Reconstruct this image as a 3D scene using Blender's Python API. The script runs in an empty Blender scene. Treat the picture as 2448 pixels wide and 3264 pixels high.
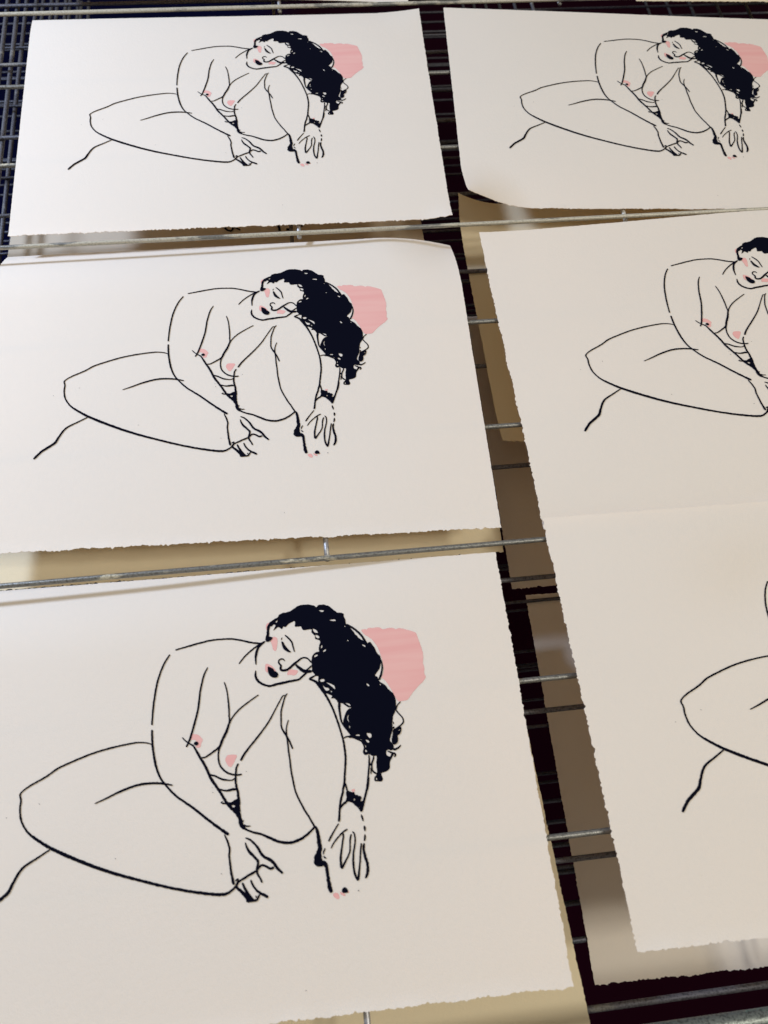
import bpy, math, random
from mathutils import Vector, Matrix, noise
from mathutils.geometry import delaunay_2d_cdt

SC = bpy.context.scene
COL = SC.collection

# ---------------------------------------------------------------- camera
cd = bpy.data.cameras.new("camera")
cam = bpy.data.objects.new("camera", cd)
COL.objects.link(cam)
R_ = Vector((0.9929069, -0.1097099, 0.0458215))
U_ = Vector((0.0816956, 0.9095552, 0.4074742))
B_ = Vector((-0.0863811, -0.4008405, 0.9120664))
m = Matrix((R_, U_, B_)).transposed().to_4x4()
m.translation = Vector((0, 0, 0.55))
cam.matrix_world = m
cd.sensor_fit = 'VERTICAL'
cd.sensor_height = 24.0
cd.lens = 24.0 * 2518.37 / 3264.0
cd.clip_start = 0.01
cd.clip_end = 50
cd.dof.use_dof = True
cd.dof.focus_distance = 0.66
cd.dof.aperture_fstop = 6.0
SC.camera = cam

# ---------------------------------------------------------------- world, lamps, exposure
W = bpy.data.worlds.new("World")
SC.world = W
W.use_nodes = True
bg = W.node_tree.nodes["Background"]
bg.inputs[0].default_value = (1.0, 0.90, 0.74, 1)
bg.inputs[1].default_value = 0.37

def area(name, loc, target, size, power, color, sy=None):
    l = bpy.data.lights.new(name, 'AREA')
    l.energy = power
    l.color = color
    l.size = size
    if sy:
        l.shape = 'RECTANGLE'; l.size_y = sy
    o = bpy.data.objects.new(name, l)
    COL.objects.link(o)
    o.location = loc
    o.rotation_euler = (Vector(target) - Vector(loc)).to_track_quat('-Z', 'Y').to_euler()
    return o
# warm ceiling lamp, high to the right
area("ceiling_lamp", (1.65, -0.20, 2.2), (0.1, 0.3, 0), 0.30, 21, (1.0, 0.935, 0.80))
area("ceiling_lamp", (1.05, -0.45, 1.9), (0.1, 0.2, 0), 0.30, 15, (1.0, 0.935, 0.80))
# cool window, low behind and to the left
area("window_light", (-0.97, 0.86, 0.76), (-0.1, 0.25, 0), 0.22, 21.5, (0.63, 0.76, 1.0), 0.12)
SC.view_settings.view_transform = 'Standard'
SC.view_settings.look = 'None'
SC.view_settings.exposure = 0.0
SC.view_settings.gamma = 1.0
SC.view_settings.use_curve_mapping = False

# ---------------------------------------------------------------- materials
def mat(name):
    mm = bpy.data.materials.new(name)
    mm.use_nodes = True
    nt = mm.node_tree
    return mm, nt, nt.nodes, nt.links, nt.nodes["Principled BSDF"]

def paper_material(name, col, trans=0.34):
    mm, nt, N, L, P = mat(name)
    out = N["Material Output"]
    tc = N.new("ShaderNodeTexCoord")
    n1 = N.new("ShaderNodeTexNoise"); n1.inputs["Scale"].default_value = 900; n1.inputs["Detail"].default_value = 3
    n2 = N.new("ShaderNodeTexNoise"); n2.inputs["Scale"].default_value = 9; n2.inputs["Detail"].default_value = 4
    n3 = N.new("ShaderNodeTexNoise"); n3.inputs["Scale"].default_value = 260; n3.inputs["Detail"].default_value = 2
    for n in (n1, n2, n3): L.new(tc.outputs["Object"], n.inputs["Vector"])
    mx = N.new("ShaderNodeMix"); mx.data_type = 'RGBA'
    mx.inputs[6].default_value = tuple(c * 0.93 for c in col) + (1,)
    mx.inputs[7].default_value = col + (1,)
    add = N.new("ShaderNodeMath"); add.operation = 'ADD'
    m1 = N.new("ShaderNodeMath"); m1.operation = 'MULTIPLY'; m1.inputs[1].default_value = 0.5
    m2 = N.new("ShaderNodeMath"); m2.operation = 'MULTIPLY'; m2.inputs[1].default_value = 0.5
    L.new(n2.outputs[0], m1.inputs[0]); L.new(n1.outputs[0], m2.inputs[0])
    L.new(m1.outputs[0], add.inputs[0]); L.new(m2.outputs[0], add.inputs[1])
    L.new(add.outputs[0], mx.inputs[0])
    L.new(mx.outputs[2], P.inputs["Base Color"])
    P.inputs["Roughness"].default_value = 0.95
    P.inputs["Specular IOR Level"].default_value = 0.15
    b = N.new("ShaderNodeBump"); b.inputs["Strength"].default_value = 0.4; b.inputs["Distance"].default_value = 0.0004
    ad2 = N.new("ShaderNodeMath"); ad2.operation = 'ADD'
    L.new(n1.outputs[0], ad2.inputs[0]); L.new(n3.outputs[0], ad2.inputs[1])
    L.new(ad2.outputs[0], b.inputs["Height"]); L.new(b.outputs[0], P.inputs["Normal"])
    tr = N.new("ShaderNodeBsdfTranslucent"); tr.inputs[0].default_value = (0.95, 0.72, 0.46, 1)
    ms = N.new("ShaderNodeMixShader"); ms.inputs[0].default_value = trans
    L.new(P.outputs[0], ms.inputs[1]); L.new(tr.outputs[0], ms.inputs[2]); L.new(ms.outputs[0], out.inputs[0])
    return mm
PAPER = paper_material("cotton_paper", (0.80, 0.785, 0.75))
WARM_LIT = paper_material("warm_lit_cotton_paper", (0.83, 0.78, 0.60))  # same cotton paper, tinted with the yellow light that reaches the lower sheets
NEWS = paper_material("proof_paper", (0.70, 0.64, 0.53))

BLACK, nt, N, L, P = mat("black_ink")
P.inputs["Base Color"].default_value = (0.0016, 0.002, 0.007, 1)
P.inputs["Roughness"].default_value = 0.9
P.inputs["Specular IOR Level"].default_value = 0.04

PINK, nt, N, L, P = mat("pink_ink")
tc = N.new("ShaderNodeTexCoord"); mp = N.new("ShaderNodeMapping"); mp.inputs["Scale"].default_value = (12, 160, 12)
mp.inputs["Rotation"].default_value = (0, 0, -0.1)
n = N.new("ShaderNodeTexNoise"); n.inputs["Scale"].default_value = 1.0; n.inputs["Detail"].default_value = 4
cr = N.new("ShaderNodeValToRGB")
cr.color_ramp.elements[0].position = 0.35; cr.color_ramp.elements[0].color = (0.60, 0.31, 0.295, 1)
cr.color_ramp.elements[1].position = 0.7; cr.color_ramp.elements[1].color = (0.62, 0.36, 0.335, 1)
L.new(tc.outputs["Object"], mp.inputs[0]); L.new(mp.outputs[0], n.inputs[0]); L.new(n.outputs[0], cr.inputs[0])
L.new(cr.outputs[0], P.inputs["Base Color"]); P.inputs["Roughness"].default_value = 0.8
P.inputs["Specular IOR Level"].default_value = 0.2

def steel_material(name, base, paint, thr, rough=0.42, grit=0.25):
    mm, nt, N, L, P = mat(name)
    tc = N.new("ShaderNodeTexCoord"); mp = N.new("ShaderNodeMapping"); mp.inputs["Scale"].default_value = (14, 30, 60)
    nz = N.new("ShaderNodeTexNoise"); nz.inputs["Scale"].default_value = 1.0; nz.inputs["Detail"].default_value = 6
    nz.inputs["Roughness"].default_value = 0.65
    cr = N.new("ShaderNodeValToRGB")
    cr.color_ramp.elements[0].position = thr; cr.color_ramp.elements[0].color = base + (1,)
    cr.color_ramp.elements[1].position = thr + 0.04; cr.color_ramp.elements[1].color = paint + (1,)
    L.new(tc.outputs["Object"], mp.inputs[0]); L.new(mp.outputs[0], nz.inputs[0]); L.new(nz.outputs[0], cr.inputs[0])
    n2 = N.new("ShaderNodeTexNoise"); n2.inputs["Scale"].default_value = 700; n2.inputs["Detail"].default_value = 3
    L.new(tc.outputs["Object"], n2.inputs[0])
    mx = N.new("ShaderNodeMix"); mx.data_type = 'RGBA'; mx.blend_type = 'MULTIPLY'; mx.inputs[0].default_value = 0.75
    c2 = N.new("ShaderNodeValToRGB"); c2.color_ramp.elements[0].position = 0.38; c2.color_ramp.elements[0].color = (grit, grit, grit, 1)
    c2.color_ramp.elements[1].position = 0.52
    L.new(n2.outputs[0], c2.inputs[0]); L.new(cr.outputs[0], mx.inputs[6]); L.new(c2.outputs[0], mx.inputs[7])
    L.new(mx.outputs[2], P.inputs["Base Color"])
    gt = N.new("ShaderNodeMapRange")                      # bare steel is metallic, paint is not
    gt.inputs[1].default_value = thr; gt.inputs[2].default_value = thr + 0.04
    gt.inputs[3].default_value = 0.6; gt.inputs[4].default_value = 0.05
    L.new(nz.outputs[0], gt.inputs[0]); L.new(gt.outputs[0], P.inputs["Metallic"]); P.inputs["Roughness"].default_value = rough
    b = N.new("ShaderNodeBump"); b.inputs["Strength"].default_value = 0.5; b.inputs["Distance"].default_value = 0.0004
    L.new(n2.outputs[0], b.inputs["Height"]); L.new(b.outputs[0], P.inputs["Normal"])
    return mm
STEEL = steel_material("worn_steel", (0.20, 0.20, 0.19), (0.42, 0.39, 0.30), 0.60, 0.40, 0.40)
CREAM = steel_material("cream_spattered_steel", (0.20, 0.20, 0.19), (0.38, 0.355, 0.29), 0.42, 0.40, 0.6)
STEEL_SHADE = steel_material("shaded_steel", (0.13, 0.13, 0.15), (0.18, 0.175, 0.165), 0.60, 0.55)  # the rack's steel with the shade under the top tray in its colour
STEEL_DEEP_SHADE = steel_material("deep_shade_steel", (0.075, 0.078, 0.10), (0.10, 0.10, 0.10), 0.60, 0.5)  # darker still: shade of the deep trays put into the steel colour
TUBE = steel_material("stained_steel_tube", (0.16, 0.18, 0.17), (0.08, 0.20, 0.15), 0.60)
PALE = steel_material("galvanised_wire", (0.34, 0.34, 0.36), (0.46, 0.45, 0.42), 0.5, 0.42, 0.7)

# ---------------------------------------------------------------- object helpers
def thing(name, label, cat, loc=(0, 0, 0), rotz=0.0, group=None):
    o = bpy.data.objects.new(name, None)
    o.empty_display_size = 0.02
    COL.objects.link(o)
    o.location = loc
    o.rotation_euler = (0, 0, rotz)
    o["label"] = label; o["category"] = cat
    if group: o["group"] = group
    return o

def mesh(name, verts, faces, material, parent=None, smooth=False, label=None):
    me = bpy.data.meshes.new(name)
    me.from_pydata(verts, [], faces)
    me.materials.append(material)
    if smooth:
        me.polygons.foreach_set("use_smooth", [True] * len(me.polygons))
    me.update()
    o = bpy.data.objects.new(name, me)
    COL.objects.link(o)
    if parent: o.parent = parent
    if label: o["label"] = label
    return o

def rod(name, a, b, r, material, parent, seg=12, sag=0.0, rnd=None):
    a = Vector(a); b = Vector(b); d = (b - a).normalized()
    up = Vector((0, 0, 1)); s = d.cross(up).normalized(); t = s.cross(d)
    n = 24
    V = []; F = []
    for i in range(n + 1):
        f = i / n
        c = a.lerp(b, f)
        if rnd: c = c + t * (noise.noise(Vector((f * 3, rnd, 0))) * sag) + s * (noise.noise(Vector((f * 3, rnd, 7))) * sag)
        for j in range(seg):
            an = 2 * math.pi * j / seg
            V.append(c + s * (math.cos(an) * r) + t * (math.sin(an) * r))
    for i in range(n):
        for j in range(seg):
            F.append((i * seg + j, i * seg + (j + 1) % seg, (i + 1) * seg + (j + 1) % seg, (i + 1) * seg + j))
    F.append(tuple(range(seg))[::-1]); F.append(tuple(range(n * seg, n * seg + seg)))
    return mesh(name, V, F, material, parent, smooth=True)

def inside(x, y, poly):
    c = False; j = len(poly) - 1
    for i in range(len(poly)):
        xi, yi = poly[i]; xj, yj = poly[j]
        if (yi > y) != (yj > y) and x < (xj - xi) * (y - yi) / (yj - yi) + xi: c = not c
        j = i
    return c

def catmull(pts, step, closed=False):
    n = len(pts); out = []
    rng = range(n if closed else n - 1)
    for i in rng:
        if closed: p0, p1, p2, p3 = pts[i - 1], pts[i], pts[(i + 1) % n], pts[(i + 2) % n]
        else: p0, p1, p2, p3 = pts[max(i - 1, 0)], pts[i], pts[i + 1], pts[min(i + 2, n - 1)]
        d = math.hypot(p2[0] - p1[0], p2[1] - p1[1])
        k = max(1, int(d / step))
        for s in range(k):
            t = s / k
            out.append(tuple(0.5 * ((2 * b) + (c - a) * t + (2 * a - 5 * b + 4 * c - d_) * t * t + (3 * b - a - 3 * c + d_) * t ** 3)
                             for a, b, c, d_ in zip(p0, p1, p2, p3)))
    if not closed: out.append(tuple(pts[-1]))
    return out

def fill(outlines, holes, grid):
    """triangulate outline polygons with holes; interior grid keeps the faces small"""
    V = []; E = []
    for poly in outlines + holes:
        s = len(V); V += [Vector(p) for p in poly]
        E += [(s + i, s + (i + 1) % len(poly)) for i in range(len(poly))]
    xs = [p[0] for q in outlines for p in q]; ys = [p[1] for q in outlines for p in q]
    x = min(xs)
    i = 0
    while x < max(xs):
        y = min(ys)
        j = 0
        while y < max(ys):
            px = x + (grid * .5 if j % 2 else 0)
            if any(inside(px, y, q) for q in outlines) and not any(inside(px, y, q) for q in holes):
                V.append(Vector((px, y)))
            y += grid; j += 1
        x += grid; i += 1
    v, e, f, _, _, _ = delaunay_2d_cdt(V, E, [], 0, 1e-7)
    T = []
    for t in f:
        cx = sum(v[q][0] for q in t) / len(t); cy = sum(v[q][1] for q in t) / len(t)
        if any(inside(cx, cy, q) for q in outlines) and not any(inside(cx, cy, q) for q in holes):
            T.append(tuple(t))
    return v, T

def jitter(poly, amp, freq, seed):
    out = []
    for p in poly:
        n1 = noise.noise(Vector((p[0] * freq, p[1] * freq, seed)))
        n2 = noise.noise(Vector((p[0] * freq, p[1] * freq, seed + 9.3)))
        out.append((p[0] + n1 * amp, p[1] + n2 * amp))
    return out

# ---------------------------------------------------------------- the drawing, traced in paper coordinates (1/100 mm)
STROKES = (((-10510,14970,87,),(-9810,15110,98,),(-9010,15270,109,),(-8040,15420,104,),(-7240,15430,99,),(-6590,15380,104,),(-5950,15220,110,),(-5230,14980,110,),(-4430,14820,110,),),((-6140,13550,76,),(-5750,14000,87,),(-5260,14410,98,),(-4760,14730,104,),(-4260,14970,110,),),((-4290,14950,110,),(-4570,14760,127,),(-4790,14510,144,),(-4910,14190,144,),(-4970,13820,118,),(-4970,13370,65,),),((-5000,12970,65,),(-5040,12600,125,),(-4920,12280,142,),(-4640,12010,129,),(-4130,11800,129,),(-3660,11860,140,),(-3090,11930,147,),(-2560,11990,132,),(-2090,12040,117,),(-1820,12230,115,),(-1480,12490,130,),),((-3270,16560,156,),(-3630,16370,169,),(-3880,16180,173,),(-4010,15850,159,),(-4040,15470,163,),(-4150,15150,176,),),((-2860,15290,66,),(-2640,15070,99,),(-2420,14760,99,),(-2340,14430,83,),(-2250,14010,66,),),((-3120,14940,55,),(-3090,15090,55,),(-3030,15120,55,),),((-2960,13430,76,),(-3070,13570,81,),(-3250,13590,85,),(-3390,13480,92,),(-3370,13290,100,),(-3240,13140,109,),(-3300,12930,122,),(-3190,12790,135,),(-2880,12790,141,),(-2610,12940,141,),(-2330,13160,142,),(-2060,13340,120,),(-1780,13510,99,),(-1570,13530,88,),(-1340,13410,88,),(-1120,13120,87,),),((-2230,13120,109,),(-2080,12920,161,),(-1890,12740,196,),(-1690,12590,196,),(-1430,12530,178,),(-1140,12530,152,),),((-1580,12600,73,),(-1360,12740,90,),(-1170,12880,92,),(-1080,12950,79,),),((1560,15650,112,),(1950,15360,125,),(2250,15080,134,),(2540,14720,134,),(2720,14370,125,),(2860,14110,111,),),((3720,12890,66,),(3780,12500,83,),(3750,12200,99,),(3620,11790,115,),(3440,11450,131,),),((-870,12210,87,),(-1140,12110,101,),(-1330,11990,116,),(-1060,11860,130,),(-810,11650,159,),(-620,11370,180,),(-510,11130,194,),),((-810,11630,216,),(-730,11500,185,),(-520,11150,153,),(-280,10700,127,),(-80,10260,119,),(110,9740,111,),(290,9120,107,),(430,8560,106,),(530,8100,106,),(600,7730,108,),(650,7280,112,),(670,6840,115,),(660,6400,115,),(590,5880,114,),(510,5370,114,),(450,4950,114,),(300,4450,113,),(300,4370,115,),(150,3970,118,),(50,3580,122,),(-20,3220,119,),(-70,2860,115,),(-130,2620,111,),),((570,10150,172,),(540,9780,136,),(560,9280,106,),(620,8860,99,),(800,8520,98,),(1040,8180,104,),(1290,7860,106,),(1600,7740,106,),(1910,7600,106,),(2160,7300,106,),),((4770,9820,65,),(4530,9610,68,),(4440,9430,72,),(4410,9250,75,),(4580,9000,75,),(4760,8750,75,),(4810,8470,75,),(4630,8260,86,),(4280,8050,96,),(4030,7920,107,),),((4450,6950,64,),(4270,6790,95,),(4030,6710,127,),(3870,6770,116,),(3660,6700,106,),),((3510,6650,79,),(3780,6510,92,),(3970,6430,105,),(4010,6310,95,),(3920,6210,84,),),((3860,6460,126,),(3690,6210,126,),(3630,6090,126,),),((4080,8550,64,),(4130,8360,64,),),((3960,7880,48,),(4000,8080,59,),(4130,8180,60,),(4090,8000,51,),),((2550,6400,105,),(2500,6200,96,),(2390,6000,88,),(2360,5740,84,),(2400,5470,88,),(2630,5270,104,),),((2210,5990,126,),(2370,5820,125,),),((2280,5700,63,),(2290,5510,63,),(2250,5290,62,),),((2240,6540,84,),(2220,6100,89,),(2140,5630,95,),(2050,5160,100,),(1960,4700,105,),(1870,4290,111,),(2060,5080,117,),(1970,4600,122,),(1810,4170,124,),(1650,3740,123,),(1520,3420,132,),(1410,3070,143,),),((630,7750,63,),(780,7840,74,),(1010,7860,85,),(1190,7810,95,),(1460,7690,106,),(1680,7570,106,),(1850,7450,106,),),((500,4940,70,),(540,4710,85,),(580,4480,87,),(610,4310,74,),),((500,3770,143,),(270,3630,116,),(80,3430,95,),(10,3290,82,),),((-140,2490,61,),(-360,2210,74,),(-610,1880,87,),(-880,1480,100,),),((400,2090,81,),(80,1930,81,),(-250,1660,80,),(-540,1370,70,),(-770,1050,60,),),((80,1950,81,),(90,1660,86,),(-20,1210,90,),(-130,760,105,),(-200,320,119,),(-200,0,119,),(-160,-150,119,),(80,180,99,),(300,510,80,),(440,810,80,),(480,1230,80,),(530,1540,86,),(620,1760,91,),),((690,1910,81,),(800,1760,81,),(830,1400,80,),(740,980,88,),(630,580,97,),(590,160,106,),(590,-330,114,),(660,-710,119,),(760,-940,119,),(840,-770,113,),(920,-360,95,),(1030,180,81,),(1110,700,86,),(1200,1160,90,),),((1390,1140,101,),(1310,780,127,),(1370,350,140,),(1460,-40,140,),(1460,-420,152,),(1370,-720,139,),(1250,-910,99,),),((1360,2880,41,),(1410,2670,102,),(1460,2440,61,),),((1490,2170,101,),(1510,2000,122,),(1500,1830,61,),),((1480,1670,50,),(1470,1470,101,),(1400,1250,81,),),((-1120,1120,80,),(-1230,920,70,),(-1270,750,60,),),((-1250,680,60,),(-1200,570,90,),(-1090,520,60,),),((-1660,2510,81,),(-1560,2230,161,),(-1510,1870,181,),(-1480,1510,220,),(-1450,1190,220,),(-1530,920,259,),(-1610,650,378,),(-1610,330,416,),(-1390,260,297,),(-1210,220,218,),(-1130,0,178,),(-1100,-340,158,),(-1070,-690,177,),(-1030,-1100,216,),(-950,-1490,196,),),((-2910,11160,64,),(-3070,11000,74,),(-3280,10450,83,),(-3420,9950,85,),(-3450,9450,85,),(-3470,9050,89,),(-3380,8740,98,),(-3180,8370,103,),(-2970,7950,93,),(-2800,7440,84,),),((-2950,9380,53,),(-3090,9010,63,),(-3150,8620,74,),(-3110,8020,84,),(-3080,7420,87,),(-3030,6830,90,),(-2990,6150,93,),(-2920,5570,93,),(-2860,5180,92,),(-2740,4600,92,),(-2350,3700,95,),(-1950,2950,98,),(-1660,2390,101,),),((-3070,11000,64,),(-3150,11060,64,),(-3250,11020,64,),(-3420,10770,68,),(-3870,10050,76,),(-4210,9500,85,),(-4650,8940,93,),(-5170,8360,100,),(-5680,7820,108,),(-6000,7450,116,),(-6270,7040,124,),),((-6410,6890,103,),(-6550,6640,103,),(-6600,6320,103,),(-6630,5930,105,),(-6610,5530,119,),(-6530,5170,122,),(-6500,4850,128,),(-6470,4570,142,),(-6490,4220,170,),(-6510,4110,208,),(-6530,3810,233,),(-6460,3530,189,),(-6390,3290,203,),(-6360,3070,215,),(-6150,2820,200,),),((-6270,2920,120,),(-6090,2780,111,),(-5840,2640,101,),(-5530,2510,108,),(-5160,2400,117,),(-4800,2210,126,),(-4430,2010,135,),(-4070,1830,140,),(-3760,1740,140,),(-3390,1680,140,),(-3010,1710,140,),(-2470,1890,137,),(-2000,2190,119,),(-1660,2470,101,),),((-6290,3190,80,),(-6250,3290,60,),(-6170,3340,40,),),((-6230,3060,100,),(-6020,2960,75,),(-5770,2940,50,),),((-8290,13530,65,),(-8570,12980,93,),(-8820,11970,106,),(-9000,10730,105,),(-9240,9830,112,),(-9560,8800,111,),(-9820,8300,103,),),((-7190,12390,64,),(-7020,11710,75,),(-6930,10670,85,),(-6930,10080,84,),(-6920,9700,92,),(-7020,9330,125,),(-7190,8940,146,),(-7420,8520,146,),(-7550,8200,131,),(-7660,7920,97,),(-7710,7560,86,),(-7700,7190,91,),(-7600,6860,96,),(-7400,6580,101,),(-7110,6350,102,),(-6820,6230,102,),(-6530,6170,93,),(-6210,6180,82,),),((-4880,11270,64,),(-5480,10920,75,),(-6200,10440,85,),(-6690,9950,79,),(-6930,9510,73,),),((-7550,8200,104,),(-7740,8000,104,),(-8080,7780,101,),(-8380,7610,95,),(-8570,7520,89,),(-8860,7500,82,),),((-10080,8960,62,),(-9780,8630,72,),(-9560,8480,82,),(-9340,8310,100,),(-9120,7920,119,),(-8940,7580,131,),(-8720,7190,140,),(-8540,6850,143,),(-8400,6510,143,),(-8230,6130,143,),(-7980,5720,142,),(-7730,5340,142,),(-7490,4920,142,),(-7280,4550,144,),(-7030,4210,153,),(-6860,4050,161,),(-6610,3760,161,),(-6530,3540,161,),),((-8290,6370,102,),(-7930,6240,102,),(-7570,6030,102,),(-7200,5920,86,),(-6870,5880,65,),(-6640,6000,82,),),((-7690,5400,81,),(-7370,5280,96,),(-7070,5270,117,),(-6850,5300,130,),(-6600,5300,122,),),((-7490,4630,61,),(-7620,4570,61,),(-7530,4510,74,),(-7170,4450,101,),),((-10880,14690,86,),(-11320,13980,99,),(-11710,12900,106,),(-11930,11650,105,),(-12030,10730,100,),(-12070,9970,94,),),((-12060,9660,114,),(-12030,8750,120,),(-11910,7850,123,),(-11750,7150,122,),(-11520,6550,114,),(-11200,6080,101,),(-10490,5280,113,),(-9460,4470,125,),(-8440,3580,136,),(-7720,2990,148,),(-7180,2570,159,),),((-12060,8700,62,),(-12370,8830,68,),(-12900,8920,77,),(-13500,8900,89,),(-14700,8760,97,),(-15890,8530,102,),(-17060,8180,101,),(-18070,7820,101,),(-18780,7390,100,),(-19770,6920,90,),(-20260,6610,81,),(-20400,6370,93,),(-20320,6050,99,),(-20340,5500,98,),(-20200,4790,98,),(-19800,4130,104,),(-19270,3660,139,),(-18310,3010,162,),(-17070,2340,173,),(-15630,1650,164,),(-14200,1050,152,),(-12780,540,140,),(-11360,50,135,),(-9940,-370,135,),(-8810,-650,146,),(-7820,-830,148,),(-7320,-790,125,),(-6840,-480,109,),(-6660,-210,97,),),((-15670,5360,50,),(-14900,5620,90,),(-14030,5950,112,),(-12860,6230,121,),(-11670,6200,113,),(-10710,5970,81,),),((-18330,2910,78,),(-19190,2440,106,),(-19947,1997,120,),(-20431,1262,144,),(-20724,694,167,),(-21668,-11,166,),(-22225,-657,141,),),((-7450,2630,50,),(-7400,2480,75,),(-7260,2150,99,),(-7160,1730,99,),(-7190,1360,99,),(-7160,960,108,),(-7100,380,117,),(-7020,-80,136,),(-6950,-370,156,),),((-6140,2270,80,),(-5860,2140,97,),(-5620,1910,115,),(-5390,1620,126,),(-5220,1290,134,),(-5010,1030,143,),(-4710,860,151,),(-4440,630,156,),(-4240,320,147,),(-3890,-50,138,),),((-6150,2010,60,),(-6070,1700,99,),(-5890,1390,138,),(-5630,1100,138,),(-5420,850,138,),(-5420,620,118,),(-5540,290,98,),),((-6790,-300,88,),(-6510,-160,102,),(-6070,40,117,),(-5540,250,106,),(-5420,170,94,),),((-5450,280,79,),(-5320,470,96,),(-5160,560,110,),(-4880,450,116,),(-4680,310,126,),(-4410,340,138,),),((-5510,200,118,),(-5400,-30,104,),(-5290,-220,98,),(-5200,-450,98,),),((-5900,-200,98,),(-5820,-440,97,),(-5620,-770,105,),(-5350,-1020,128,),(-5090,-1160,144,),(-4870,-1320,155,),),((-6420,-310,97,),(-6340,-550,112,),(-6170,-870,146,),(-6000,-1140,155,),(-5760,-1360,97,),),((-6820,-440,117,),(-6710,-620,141,),(-6440,-870,165,),(-6150,-1210,189,),(-6130,-1370,145,),(-5890,-1400,99,),(-5580,-1380,111,),(-5450,-1200,102,),(-5370,-1070,78,),),((-5630,-1130,78,),(-5580,-1270,78,),),((-6870,-180,73,),(-6690,-70,89,),(-6720,-280,91,),(-6850,-380,78,),),)
BLOTS = (((-4230,15160,),(-4110,15420,),(-3960,15300,),(-3840,15260,),(-3720,15190,),(-3810,15040,),(-4000,14920,),(-4190,14940,),),((-3120,14830,),(-3000,14800,),(-2910,14590,),(-2760,14360,),(-2590,14150,),(-2490,14030,),(-2650,14010,),(-2850,14140,),(-3000,14280,),(-3090,14560,),),((-4160,13150,),(-3960,13080,),(-3810,12980,),(-3720,12820,),(-3540,12690,),(-3470,12550,),(-3530,12370,),(-3690,12320,),(-3900,12380,),(-4070,12530,),(-4160,12780,),),((-80,2900,),(0,2780,),(-50,2640,),(-130,2560,),(-180,2680,),),((4180,7990,),(4420,8080,),(4520,8150,),(4610,8110,),(4600,7910,),(4490,7690,),(4310,7570,),(4310,7350,),(4240,7130,),(4020,7000,),(3890,7120,),(3880,7390,),(3980,7700,),(4030,7920,),),((990,7850,),(1090,7940,),(1220,7840,),(1190,7760,),(1050,7750,),),((530,4380,),(690,4400,),(880,4300,),(1040,4290,),(1080,4110,),(1230,4100,),(1300,4020,),(1440,4000,),(1490,3870,),(1420,3760,),(1440,3650,),(1570,3710,),(1630,3560,),(1510,3350,),(1470,3100,),(1360,3020,),(1280,3150,),(1180,3310,),(1000,3480,),(860,3640,),(630,3740,),(470,3720,),(450,3830,),(520,4010,),(500,4200,),),((-1810,220,),(-1710,100,),(-1520,80,),(-1410,90,),(-1410,240,),(-1720,420,),),((-270,-1410,),(-210,-1320,),(-80,-1270,),(50,-1360,),(90,-1570,),(-80,-1600,),(-250,-1560,),),((720,-1550,),(770,-1520,),(810,-1560,),(760,-1600,),),((-7130,4540,),(-6950,4520,),(-6730,4630,),(-6580,4690,),(-6450,4780,),(-6460,4020,),(-6750,4050,),(-6960,4270,),(-7240,4480,),),((-7220,4480,),(-6450,4400,),(-6500,3860,),(-6430,3500,),(-6560,3630,),(-6700,3890,),(-7010,4190,),),((-9310,8490,),(-9240,8570,),(-9110,8590,),(-9020,8520,),(-9030,8390,),(-9150,8330,),(-9260,8380,),),((-6180,-1200,),(-6000,-1110,),(-5760,-1370,),(-6130,-1400,),),((-14300,1940,),(-14260,1970,),(-14230,1930,),(-14260,1910,),),((-7740,350,),(-7700,370,),(-7670,340,),(-7710,320,),),((-21180,5100,),(-21150,5130,),(-21120,5090,),(-21150,5070,),),((-2920,-6590,),(-2880,-6560,),(-2860,-6590,),(-2890,-6620,),),((1040,70,),(1080,100,),(1110,70,),(1070,40,),),((-7730,350,),(-7710,370,),(-7690,350,),(-7710,330,),),((-8240,5940,),(-8210,5960,),(-8180,5930,),(-8210,5910,),),((-8190,5540,),(-8160,5570,),(-8140,5540,),(-8170,5510,),),((-8150,5240,),(-8120,5270,),(-8090,5230,),(-8120,5210,),),((-5940,6320,),(-5910,6350,),(-5880,6310,),(-5910,6290,),),((-19180,5720,),(-19150,5750,),(-19110,5710,),(-19140,5690,),),)
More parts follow.
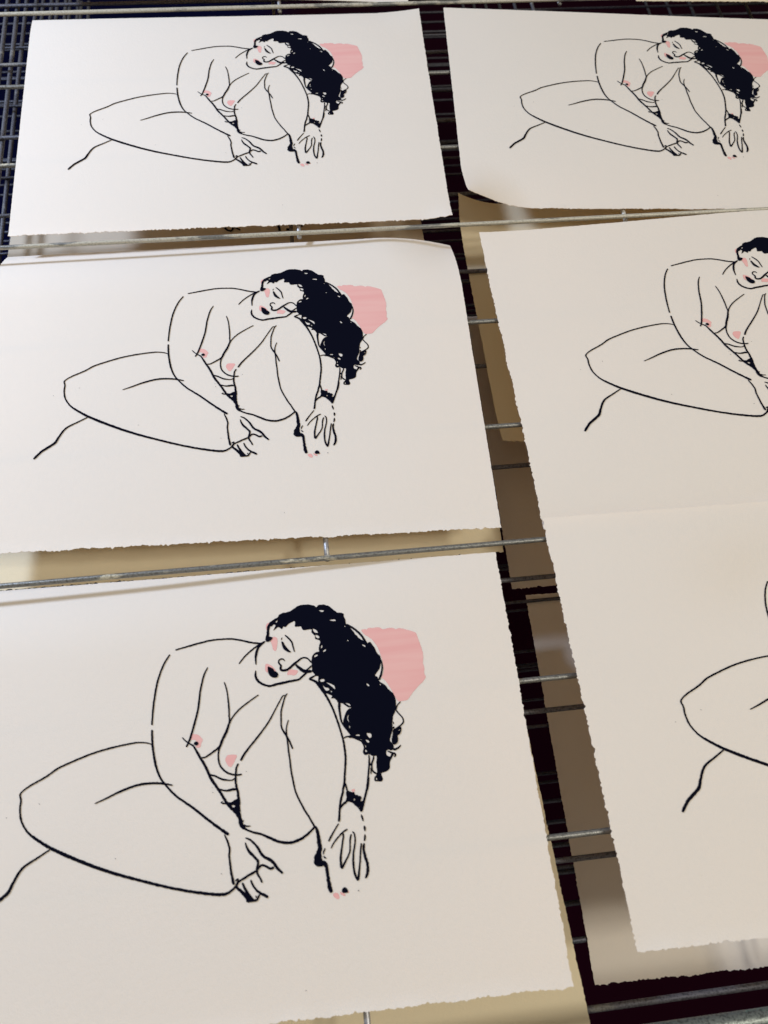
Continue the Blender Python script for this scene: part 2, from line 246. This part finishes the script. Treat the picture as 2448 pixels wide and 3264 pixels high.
HAIR = ((-3940,16130,),(-3830,16280,),(-3570,16510,),(-3290,16680,),(-3180,16840,),(-2900,16970,),(-2580,16980,),(-2300,17090,),(-2020,17260,),(-1790,17390,),(-1410,17440,),(-970,17390,),(-660,17280,),(-500,17170,),(-330,17300,),(-50,17330,),(270,17230,),(530,17050,),(780,16790,),(980,16600,),(1200,16570,),(1430,16450,),(1440,16220,),(1520,15930,),(1520,15680,),(1750,15460,),(1910,15220,),(2030,15020,),(2220,14690,),(2460,14480,),(2720,14310,),(2860,14140,),(3090,14220,),(3270,13940,),(3410,13660,),(3510,13390,),(3700,13110,),(3730,12810,),(3670,12510,),(3560,12220,),(3220,11810,),(3370,11660,),(3460,11360,),(3740,11140,),(3920,10910,),(4100,10640,),(3730,11150,),(3940,10860,),(4150,10630,),(4340,10400,),(4430,10160,),(4450,9850,),(4420,9480,),(4290,9170,),(4160,8860,),(4080,8550,),(4010,8190,),(3950,7840,),(3860,7620,),(3750,7320,),(3890,7120,),(3960,6940,),(3850,6730,),(3480,6720,),(3420,6590,),(3420,6420,),(3690,6210,),(3680,6080,),(3590,5910,),(3560,5610,),(3400,5390,),(3090,5330,),(2950,5280,),(2930,5110,),(3030,4930,),(2920,4770,),(2670,4770,),(2450,4860,),(2450,5080,),(2580,5190,),(2660,5360,),(2670,5660,),(2690,6010,),(2730,6380,),(2480,6430,),(2270,6580,),(2120,6530,),(1940,6570,),(1850,6760,),(1950,7060,),(1900,7240,),(1800,7430,),(1540,7610,),(1240,7820,),(1210,8010,),(1000,8230,),(800,8520,),(720,8670,),(740,8980,),(860,9250,),(980,9510,),(1130,9660,),(1370,9750,),(1140,9790,),(930,9980,),(750,10110,),(570,10130,),(470,10160,),(310,10480,),(40,10530,),(100,10670,),(-130,10830,),(-350,10950,),(-600,11350,),(-770,11620,),(-750,11880,),(-720,12120,),(-930,12220,),(-1070,12420,),(-1140,12530,),(-1120,12800,),(-1120,13120,),(-1100,13440,),(-1000,13640,),(-810,13810,),(-540,13870,),(-550,14090,),(-470,14350,),(-400,14560,),(-530,14700,),(-730,14820,),(-770,15040,),(-960,15280,),(-980,15500,),(-1540,15530,),(-1680,15790,),(-2110,15840,),(-2060,16110,),(-2110,16250,),(-2360,16170,),(-2580,16050,),(-2780,15860,),(-2930,15940,),(-3030,15730,),(-3150,15850,),(-3340,15890,),(-3670,15680,),(-3550,15870,),(-3490,16080,),(-3620,16150,),(-3760,16020,),(-3890,16070,),)
HOLES = (((-310,16870,),(-110,16890,),(40,16810,),(-100,16750,),),((390,16090,),(770,16090,),(790,15970,),(550,16010,),),((-840,15550,),(-680,15480,),(-510,15240,),(-700,15250,),(-820,15380,),),((-710,15060,),(-550,15050,),(-430,14870,),(-570,14830,),(-690,14950,),),((-310,14310,),(-270,14200,),(-360,14070,),(-380,14180,),),((-210,13920,),(-50,13980,),(-80,13850,),(-250,13800,),),((-900,13580,),(-710,13670,),(-660,13580,),(-860,13480,),),((-3450,16360,),(-3310,16440,),(-3340,16320,),(-3420,16270,),),((2530,14080,),(2740,13980,),(2730,13870,),(2580,13970,),),((1490,14460,),(1550,14510,),(1600,14430,),(1540,14400,),),((1380,15510,),(1440,15540,),(1470,15480,),(1420,15450,),),((2580,11310,),(2720,11140,),(2660,11090,),(2560,11210,),),((2560,11290,),(2740,11170,),(2710,11080,),(2570,11190,),),((3470,11160,),(3550,11130,),(3510,11060,),),((-200,11640,),(70,11540,),(320,11350,),(350,11130,),(150,11320,),(-70,11530,),),((-630,11850,),(-510,11900,),(-370,11890,),(-310,11770,),(-450,11710,),(-570,11740,),),((-430,11470,),(-320,11320,),(-90,11250,),(-50,11100,),(-250,11080,),(-390,11280,),),((990,10110,),(1260,10010,),(1310,9870,),(1160,9950,),),((1140,9290,),(1070,9040,),(1120,8790,),(1020,8960,),(1040,9180,),),((1080,8560,),(1160,8490,),(1110,8380,),),((2240,7950,),(2490,7900,),(2550,7760,),(2470,7630,),(2310,7710,),),((2140,7550,),(2350,7400,),(2320,7310,),(2170,7410,),),((1690,7730,),(1920,7660,),(1940,7550,),(1770,7590,),),((1480,7900,),(1710,7920,),(1750,7840,),(1540,7840,),),((2040,6890,),(2160,6770,),(2020,6740,),),((2050,7200,),(2110,7090,),(2080,7000,),),((3790,7470,),(3890,7480,),(3890,7350,),(3800,7360,),),((2560,5040,),(2620,4990,),(2590,4850,),(2550,4940,),),((30,11050,),(150,10990,),(90,10920,),),((4390,7930,),(4540,7950,),(4470,7880,),),((960,3870,),(1070,3860,),(1040,3770,),(990,3750,),),((1240,3340,),(1310,3330,),(1290,3300,),),((-6940,4310,),(-6770,4320,),(-6720,4210,),(-6850,4180,),),)
PINKS = (((-4120,16200,),(-3980,16310,),(-3880,16280,),(-4000,16080,),(-4090,15750,),(-4160,15930,),),((-3720,15220,),(-3480,15200,),(-3390,14990,),(-3440,14590,),(-3530,14250,),(-3640,14230,),(-3740,14350,),(-3800,14680,),(-3870,14960,),),((-4350,13170,),(-4290,13360,),(-4060,13300,),(-3830,13120,),(-3610,12780,),(-3770,12740,),(-3970,12970,),(-4150,12990,),(-4220,12730,),(-4340,12900,),),((-2810,12650,),(-2620,12800,),(-2330,12750,),(-2110,12660,),(-2190,12480,),(-2360,12360,),(-2640,12430,),(-2840,12440,),),((870,4450,),(1090,4470,),(1060,4320,),(960,4280,),),((-830,-1570,),(-670,-1520,),(-530,-1580,),(-460,-1810,),(-560,-1900,),(-740,-1810,),(-840,-1680,),),((-390,-1500,),(-270,-1560,),(-90,-1680,),(-80,-1770,),(-210,-1750,),(-380,-1620,),),((90,-1500,),(150,-1540,),(120,-1640,),(70,-1600,),),((-9550,9070,),(-9330,9100,),(-9030,9020,),(-8810,8810,),(-8730,8620,),(-8810,8480,),(-8890,8230,),(-9040,8170,),(-9210,8280,),(-9000,8420,),(-9150,8590,),(-9220,8700,),(-9410,8740,),(-9590,8740,),),((-7230,7360,),(-7120,7480,),(-6860,7500,),(-6560,7460,),(-6510,7370,),(-6610,7150,),(-6800,6840,),(-6880,6730,),(-7030,6740,),(-7170,6920,),(-7270,7180,),),)
DISC = ((2570,15110,),(2830,15150,),(2960,15120,),(3100,15240,),(3400,15190,),(3660,15220,),(3920,15170,),(4140,15030,),(4430,15070,),(4780,15070,),(5070,14940,),(5250,15010,),(5720,14870,),(6130,14700,),(6420,14540,),(6510,14240,),(6620,13740,),(6730,13200,),(6740,12770,),(6660,12340,),(6710,12080,),(6660,11570,),(6720,11350,),(6530,11070,),(6150,10770,),(5770,10430,),(5470,10100,),(5250,9890,),(5010,9850,),(4680,9850,),(4510,10030,),(4320,10470,),(4170,10820,),(3940,11270,),(3730,11500,),(3620,11580,),(3790,11860,),(3860,12280,),(3830,12800,),(3750,13190,),(3630,13690,),(3450,14050,),(3270,14340,),(3030,14580,),(2790,14740,),)

def drawing_data():
    """line ribbons and filled shapes in paper coordinates (metres)"""
    V = []; F = []; Z = []
    for si, s in enumerate(STROKES):
        pts = catmull([(a / 1e5, b / 1e5, c / 1e5) for a, b, c in s], 0.0006)
        q = [pts[0]]
        for p in pts[1:]:
            if math.hypot(p[0] - q[-1][0], p[1] - q[-1][1]) > 1e-4: q.append(p)
        pts = q; n = len(pts); base = len(V); acc = 0
        for i, p in enumerate(pts):
            a = pts[max(i - 1, 0)]; b = pts[min(i + 1, n - 1)]
            dx, dy = b[0] - a[0], b[1] - a[1]; l = math.hypot(dx, dy) or 1
            nx, ny = -dy / l, dx / l
            w = p[2] * 0.60
            e = min(i, n - 1 - i)
            if e == 0: w *= 0.45
            elif e == 1: w *= 0.85
            wl = w * (1 + 0.34 * noise.noise(Vector((p[0] * 900, p[1] * 900, si)))) + 0.00006 * noise.noise(Vector((p[0] * 2600, p[1] * 2600, 5)))
            wr = w * (1 + 0.34 * noise.noise(Vector((p[0] * 900, p[1] * 900, si + 50)))) + 0.00006 * noise.noise(Vector((p[0] * 2600, p[1] * 2600, 8)))
            V.append((p[0] + nx * wl, p[1] + ny * wl)); V.append((p[0] - nx * wr, p[1] - ny * wr))
            Z += [si * 2e-6] * 2
            if i: F.append((base + 2 * i - 2, base + 2 * i - 1, base + 2 * i + 1, base + 2 * i))
    for bi, b in enumerate(BLOTS):
        poly = jitter(catmull([(x / 1e5, y / 1e5) for x, y in b], 0.0005, True), 0.00012, 1500, bi)
        hs = [catmull([(x / 1e5, y / 1e5) for x, y in h], 0.0005, True) for h in HOLES]
        hs = [h for h in hs if inside(h[0][0], h[0][1], poly)]
        v, f = fill([poly], hs, 0.004)
        s = len(V); V += [(p[0], p[1]) for p in v]; Z += [0.00014 + bi * 2e-6] * len(v)
        F += [tuple(s + i for i in t) for t in f]
    line = (V, F, Z)
    poly = jitter(catmull([(x / 1e5, y / 1e5) for x, y in HAIR], 0.0005, True), 0.0004, 500, 1)
    hs = [jitter(catmull([(x / 1e5, y / 1e5) for x, y in h], 0.0004, True), 0.0002, 900, 2) for h in HOLES]
    hs = [h for h in hs if inside(h[0][0], h[0][1], poly)]
    v, f = fill([poly], hs, 0.004)
    hair = ([(p[0], p[1]) for p in v], f, [0.0] * len(v))
    poly = jitter(catmull([(x / 1e5, y / 1e5) for x, y in DISC], 0.0006, True), 0.0002, 600, 3)
    v, f = fill([poly], [], 0.004)
    disc = ([(p[0], p[1]) for p in v], f, [0.0] * len(v))
    V = []; F = []
    for b in PINKS:
        v, f = fill([jitter(catmull([(x / 1e5, y / 1e5) for x, y in b], 0.0005, True), 0.0001, 900, 4)], [], 0.004)
        s = len(V); V += [(p[0], p[1]) for p in v]; F += [tuple(s + i for i in t) for t in f]
    return line, hair, disc, (V, F, [0.0] * len(V))
LINE, HAIRM, DISCM, BLUSH = drawing_data()

def smooth(t):
    t = max(0.0, min(1.0, t)); return t * t * (3 - 2 * t)

def make_sheet(name, label, cat, pose, corners, bends=(), deckle=(0.0003, 0.0008, 0.0012, 0.0008), seed=1,
               printed=True, group=None, material=None, grid=0.006, wav=0.0010, roundc=0.0):
    """pose = world x, y, angle, scale, z ; corners = TL TR BR BL in world metres.
    bends: ('e', TL/TR/BR/BL indices a,b, depth_a, depth_b, length) or ('c', corner, lift, radius)"""
    px, py, th, sc, pz = pose
    root = thing(name, label, cat, (px, py, pz), th, group)
    ct, sn = math.cos(-th), math.sin(-th)
    def loc(x, y): dx, dy = x - px, y - py; return (ct * dx - sn * dy, sn * dx + ct * dy)
    C = [loc(*c) for c in corners]
    def h(x, y):
        z = wav * noise.noise(Vector((x * 7, y * 7, seed * 3.1))) 
        for b in tuple(bends) + ((('lip', 3, 2), ) if printed else ()):
            if b[0] == 'e':
                _, i, j, da, db, ln = b
                ax, ay = C[i]; bx, by = C[j]
                ex, ey = bx - ax, by - ay; l = math.hypot(ex, ey); ex /= l; ey /= l
                u = ((x - ax) * ex + (y - ay) * ey) / l
                d = abs((x - ax) * -ey + (y - ay) * ex)
                t = max(0.0, 1 - d / ln)
                z += (da + (db - da) * max(0, min(1, u))) * t * t
            elif b[0] == 'c':
                _, i, lift, rad = b
                d = math.hypot(x - C[i][0], y - C[i][1])
                t = max(0.0, 1 - d / rad)
                z += lift * t ** 1.8
            elif b[0] == 'lip':                                   # torn edge turned up a little
                ax, ay = C[b[1]]; bx, by = C[b[2]]
                ex, ey = bx - ax, by - ay; l = math.hypot(ex, ey)
                t = max(0.0, 1 - abs((x - ax) * -ey / l + (y - ay) * ex / l) / 0.005)
                z += 0.0013 * t * t * (0.4 + 0.6 * abs(noise.noise(Vector((x * 40, y * 40, seed)))) * 2)
            elif b[0] == 'g':                                     # sheet sags between two rods
                lx, ly = loc(b[1], b[2])
                z += b[3] * math.exp(-((x - lx) / (b[4] * 1.5)) ** 2 - ((y - ly) / b[4]) ** 2)
            elif b[0] == 'v':                                     # a valley or ridge along an edge, offset inside
                _, i, j, off, wid, amp = b
                ax, ay = C[i]; bx, by = C[j]
                ex, ey = bx - ax, by - ay; l = math.hypot(ex, ey); ex /= l; ey /= l
                d = abs((x - ax) * -ey + (y - ay) * ex)
                z += amp * math.exp(-((d - off) / wid) ** 2)
        return z
    # outline
    out = []
    for k in range(4):
        a = C[k]; b = C[(k + 1) % 4]
        ex, ey = b[0] - a[0], b[1] - a[1]; l = math.hypot(ex, ey)
        n = max(4, int(l / 0.0009)); nx, ny = ey / l, -ex / l
        am = deckle[k]
        for i in range(n):
            f = i / n
            g = f * l + k * 3.7 + seed * 11
            o = am * (0.75 * noise.noise(Vector((g * 50, seed, 0))) + 0.8 * noise.noise(Vector((g * 230, seed, 3))) + 0.9 * noise.noise(Vector((g * 600, seed, 5))))
            o += am * 0.9 * max(0, noise.noise(Vector((g * 120, seed, 9))) - 0.25) * 2
            e = min(f, 1 - f) * l
            o *= min(1, e / 0.004)
            if roundc:
                e2 = min(f, 1 - f) * l
                if e2 < roundc: o -= 0
            out.append((a[0] + ex * f + nx * -o * -1, a[1] + ey * f + ny * -o * -1))
    v, f = fill([out], [], grid)
    n = len(v); th_ = 0.0005
    V = [(p[0], p[1], h(p[0], p[1])) for p in v] + [(p[0], p[1], h(p[0], p[1]) - th_) for p in v]
    F = [tuple(t) for t in f]
    # make upward winding
    F2 = []
    ecount = {}
    for t in F:
        a, b, c = [V[i] for i in t[:3]]
        if (b[0] - a[0]) * (c[1] - a[1]) - (b[1] - a[1]) * (c[0] - a[0]) < 0: t = t[::-1]
        F2.append(t)
        for i in range(len(t)): ecount[(t[i], t[(i + 1) % len(t)])] = 1
    side = [(a, b) for (a, b) in ecount if (b, a) not in ecount]
    F = F2 + [tuple(i + n for i in t[::-1]) for t in F2]
    ring = {}                                   # the cut edge gets vertices of its own, so its shading stays crisp
    for a, b in side:
        for q in (a, b):
            if q not in ring:
                ring[q] = len(V); V.append(V[q]); V.append(V[q + n])
    F += [(ring[b], ring[a], ring[a] + 1, ring[b] + 1) for a, b in side]
    ob = mesh("paper_sheet", V, F, material or PAPER, root)
    me = ob.data
    me.polygons.foreach_set("use_smooth", [i < 2 * len(F2) for i in range(len(F))])
    if printed:
        for nm, (vv, ff, zz), mt, off in (("pink_background_shape", DISCM, PINK, 0.00012), ("pink_accents", BLUSH, PINK, 0.00012),
                                          ("hair_shape", HAIRM, BLACK, 0.00025), ("line_drawing", LINE, BLACK, 0.0003)):
            o = mesh(nm, [(x * sc, y * sc, h(x * sc, y * sc) + off + z) for (x, y), z in zip(vv, zz)], ff, mt, root)
            bm_flip(o)
    return root

def bm_flip(o):
    import bmesh
    bm = bmesh.new(); bm.from_mesh(o.data)
    for f in bm.faces:
        if f.normal.z < 0: f.normal_flip()
    bm.to_mesh(o.data); bm.free()

# ---------------------------------------------------------------- the setting
def floor():
    FL, nt, N, L, P = mat("studio_floor")
    tc = N.new("ShaderNodeTexCoord"); sp = N.new("ShaderNodeSeparateXYZ")
    nz = N.new("ShaderNodeTexNoise"); nz.inputs["Scale"].default_value = 6; nz.inputs["Detail"].default_value = 3
    L.new(tc.outputs["Object"], nz.inputs[0]); L.new(tc.outputs["Object"], sp.inputs[0])
    ad = N.new("ShaderNodeMath"); ad.operation = 'MULTIPLY_ADD'; ad.inputs[1].default_value = 0.35
    L.new(nz.outputs[0], ad.inputs[0]); L.new(sp.outputs[0], ad.inputs[2])
    cr = N.new("ShaderNodeValToRGB")
    cr.color_ramp.elements[0].position = 0.05; cr.color_ramp.elements[0].color = (0.002, 0.003, 0.025, 1)
    cr.color_ramp.elements[1].position = 0.22; cr.color_ramp.elements[1].color = (0.009, 0.0007, 0.0045, 1)
    L.new(ad.outputs[0], cr.inputs[0]); L.new(cr.outputs[0], P.inputs["Base Color"]); P.inputs["Roughness"].default_value = 0.9; P.inputs["Specular IOR Level"].default_value = 0.02
    o = mesh("floor", [(-6, -6, -0.72), (6, -6, -0.72), (6, 8, -0.72), (-6, 8, -0.72)], [(0, 1, 2, 3)], FL)
    o["kind"] = "structure"
floor()

# ---------------------------------------------------------------- wire trays of the drying rack
ROWS = [0.0015, 0.1047, 0.2076, 0.3105, 0.4148, 0.5200, 0.6230, 0.7280, 0.8305, 0.934, 1.037, 1.14, 1.243]
STRUCT = {0.2076, 0.5200, 0.8305, 1.14}
TRAY_LABELS = [
    "topmost worn steel wire tray, its bare cross rods between the printed sheets",
    "steel wire tray just under the topmost one, with shaded rods over the brown sheets",
    "shade-darkened steel wire tray third from the top, under the brown shaded sheets",
    "shade-darkened steel wire tray fourth from the top, in the gap between prints",
    "shade-darkened steel wire tray fifth from the top, dim rods in the gap between the prints",
    "shade-darkened steel wire tray sixth from the top, seen at the far left edge",
    "shade-darkened steel wire tray seventh from the top, rails seen at the far left corner",
    "shade-darkened steel wire tray eighth from the top, almost lost in shadow",
]
def tray(k):
    z = -0.045 * k
    dy = -0.0155 * k if k < 2 else -0.0155 * 2 + random.Random(k).uniform(-0.02, 0.02) - 0.004 * k
    t = thing("wire_tray", TRAY_LABELS[k], "rack tray", (0, dy, z), 0, "wire trays of the drying rack")
    m_ = STEEL if k == 0 else STEEL_SHADE if k == 1 else STEEL_DEEP_SHADE  # steel colour darkens with depth to stand in for shade
    yf = -0.088 if k == 1 else -0.068 + 0.021 * (k - 2) - dy
    for i, y in enumerate(ROWS):
        if k > 1 and y < yf + 0.01: continue
        zc = 0.0022 if y in STRUCT else -0.0024
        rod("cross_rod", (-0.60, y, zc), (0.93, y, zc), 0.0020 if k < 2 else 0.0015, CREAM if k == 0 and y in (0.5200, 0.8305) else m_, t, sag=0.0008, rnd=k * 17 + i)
    xs = [-0.299, 0.006, 0.311, 0.616]
    for i, x in enumerate(xs):
        x += 0 if k == 0 else -0.0065 if i else 0.0
        if k:
            rod("long_wire", (x, yf, -0.0066), (x, 1.32, -0.0066), 0.0024 if i == 0 else 0.0019, STEEL_SHADE if i == 0 else m_, t, sag=0.0006, rnd=k * 23 + i + 100)
            continue
        for y0, y1 in ((-0.1125, 0.150), (0.2076, 0.460), (0.5200, 0.795), (0.8305, 1.32)):    # a wire for each bay
            rod("long_wire", (x, y0, -0.0035), (x, y1, -0.0035), 0.0020, PALE, t, sag=0.0004, rnd=i + 100 + y0)
    if k: rod("long_wire", (-0.2875, yf, -0.0066), (-0.2875, 1.32, -0.0066), 0.0024, STEEL_SHADE, t, sag=0.0008, rnd=k * 29 + 5)
    rod("front_bar" if k == 0 else "front_rod", (-0.60, -0.1125 if k == 0 else yf, -0.0022), (0.93, -0.1125 if k == 0 else yf, -0.0022),
        0.0056 if k == 0 else 0.0022, TUBE if k == 0 else m_, t, seg=20, sag=0.0006, rnd=k + 200)
for k in range(8): tray(k)

# ---------------------------------------------------------------- lower sheets in the shade
Z2 = -0.0445; Z3 = -0.0895
def lower(label, corners, z, seed, bends=(), deckle=(0.0005, 0.0006, 0.0012, 0.0006), material=None, roundc=0.0):
    cx = sum(c[0] for c in corners) / 4; cy = sum(c[1] for c in corners) / 4
    return make_sheet("paper_sheet_blank" if False else "drying_sheet", label, "paper sheet", (cx, cy, 0, 1, z), corners, bends, deckle, seed, printed=False,
                      group="sheets on the lower trays", material=material, grid=0.012)
proof = lower("brown proof sheet with black brush letters, on a lower tray under the far left print",
      [(-0.276, 0.81), (0.137, 0.80), (0.1368, 0.50), (-0.2925, 0.50)], Z3, 3, material=NEWS)
lower("sheet tinted yellow for the warm light under the middle left print, its edge showing above the lower cross rod",
      [(-0.27, 0.505), (0.1525, 0.50), (0.1495, 0.2175), (-0.27, 0.222)], Z2, 5, material=WARM_LIT)
lower("sheet tinted yellow for the warm light under the nearest left print, peeking out along its right and lower edges",
      [(-0.26, 0.190), (0.1385, 0.180), (0.1495, -0.1125), (-0.26, -0.1145)], Z2, 6, material=WARM_LIT)
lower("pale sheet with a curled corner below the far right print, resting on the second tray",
      [(0.1650, 0.5885), (0.567, 0.592), (0.565, 0.302), (0.1650, 0.3165)], Z2, 7, bends=[('c', 0, 0.018, 0.05), ('c', 3, 0.006, 0.04)], material=WARM_LIT)
lower("brown shaded sheet in the gap beside the middle left print, on the third tray",
      [(0.1665, 0.487), (0.569, 0.483), (0.566, 0.198), (0.1623, 0.1994)], Z3, 8)
lower("mauve shaded sheet with deckled edges under the nearest right print, on the third tray",
      [(0.1726, 0.1925), (0.575, 0.185), (0.57, -0.107), (0.1690, -0.0966)], Z3 + 0.0007, 9)
lower("sheet tinted yellow for the warm light on a lower tray at the top right corner beyond the last cross rod",
      [(0.43, 1.17), (0.83, 1.165), (0.825, 0.877), (0.428, 0.895)], Z2, 10, material=WARM_LIT)
# brush letters on the proof sheet: U I , T .
def letters():
    V = []; F = []
    def seg(pts, w):
        p = catmull(pts, 0.002); b = len(V)
        for i, q in enumerate(p):
            a = p[max(i - 1, 0)]; c = p[min(i + 1, len(p) - 1)]
            dx, dy = c[0] - a[0], c[1] - a[1]; l = math.hypot(dx, dy) or 1
            V.append((q[0] - dy / l * w, q[1] + dx / l * w, 0.0013)); V.append((q[0] + dy / l * w, q[1] - dx / l * w, 0.0013))
            if i: F.append((b + 2 * i - 2, b + 2 * i - 1, b + 2 * i + 1, b + 2 * i))
    for s, w in LETTERS: seg(s, w)
    cx, cy = proof.location.x, proof.location.y
    o = mesh("brush_letters", [(x - cx, y - cy, z) for x, y, z in V], F, BLACK, proof); bm_flip(o)
LETTERS = [
    ([(-0.0745, 0.626), (-0.0703, 0.6192), (-0.0667, 0.6145), (-0.0635, 0.6133), (-0.0610, 0.6165), (-0.0613, 0.626)], 0.0011),
    ([(-0.0640, 0.622), (-0.0580, 0.6175), (-0.0535, 0.6136)], 0.0009),
    ([(-0.0150, 0.624), (-0.0137, 0.6163), (-0.0128, 0.6100)], 0.0013),
    ([(-0.0060, 0.6118), (-0.0030, 0.6112)], 0.0015),
    ([(0.0150, 0.624), (0.0116, 0.6172), (0.0088, 0.6141)], 0.0011),
]
letters()

# ---------------------------------------------------------------- the prints
G = "screen prints of a seated figure drying on the top tray"
make_sheet("screen_print", "far left screen print of a seated figure, the only print seen whole", "art print",
    (0.0208, 0.6210, 0.01858, 0.9961, 0.001), [(-0.2472, 0.8242), (0.1533, 0.8206), (0.1466, 0.5287), (-0.248, 0.5341)],
    bends=[('c', 1, 0.004, 0.05), ('c', 2, 0.004, 0.03), ('e', 0, 1, -0.002, -0.002, 0.03), ('v', 1, 2, 0.01, 0.006, 0.0)], deckle=(0.0002, 0.0005, 0.0013, 0.0002), seed=11, group=G)
make_sheet("screen_print", "middle left screen print, its top right corner curling down behind the cross rod", "art print",
    (0.0065, 0.31104, -0.02245, 0.98003, 0.001), [(-0.2572, 0.5330), (0.1456, 0.5170), (0.1393, 0.2199), (-0.2663, 0.2348)],
    bends=[('e', 0, 1, -0.024, -0.007, 0.07), ('c', 1, -0.015, 0.07)], deckle=(0.0002, 0.0003, 0.0013, 0.0008), seed=12, group=G)
make_sheet("screen_print", "nearest left screen print of a seated figure, largest in view", "art print",
    (0.0, 0.0, 0.0, 0.99786, 0.001), [(-0.2685, 0.2115), (0.1317, 0.2009), (0.1319, -0.0822), (-0.2712, -0.0775)],
    bends=[('e', 0, 1, -0.018, 0.000, 0.06)], deckle=(0.0003, 0.0009, 0.0014, 0.0008), seed=13, group=G)
make_sheet("screen_print", "far right screen print with its lower left corner curled up over a dark gap", "art print",
    (0.43871, 0.60472, -0.06828, 1.00426, 0.001), [(0.1807, 0.8246), (0.5848, 0.785), (0.5632, 0.513), (0.1609, 0.5398)],
    bends=[('c', 3, 0.022, 0.065)], deckle=(0.0002, 0.0005, 0.0008, 0.0003), seed=14, group=G)
make_sheet("screen_print", "middle right screen print with a rough left edge, its figure cut off at the face", "art print",
    (0.44683, 0.30897, 0.02571, 1.01761, 0.003), [(0.168, 0.5074), (0.569, 0.5245), (0.5742, 0.2300), (0.1722, 0.2165)],
    bends=[('c', 0, 0.002, 0.05), ('e', 3, 2, -0.003, -0.003, 0.07)], deckle=(0.0004, 0.0008, 0.0010, 0.0013), seed=15, group=G)
make_sheet("screen_print", "nearest right screen print, showing only a knee and leg line", "art print",
    (0.44257, 0.0146, 0.00438, 0.99, 0.0072), [(0.1705, 0.2226), (0.578, 0.2192), (0.5755, -0.0740), (0.1741, -0.0683)],
    bends=[('c', 3, -0.002, 0.05), ('g', 0.345, 0.155, -0.0085, 0.036)], deckle=(0.0004, 0.0008, 0.0012, 0.0013), seed=16, group=G)
make_sheet("drying_sheet", "white sheet beyond the farthest cross rod, only its lower edge showing", "paper sheet",
    (-0.06, 1.0, 0, 1, 0.001), [(-0.26, 1.145), (0.143, 1.132), (0.1441, 0.834), (-0.262, 0.868)], deckle=(0.0003,) * 4, seed=17, printed=False, grid=0.012)
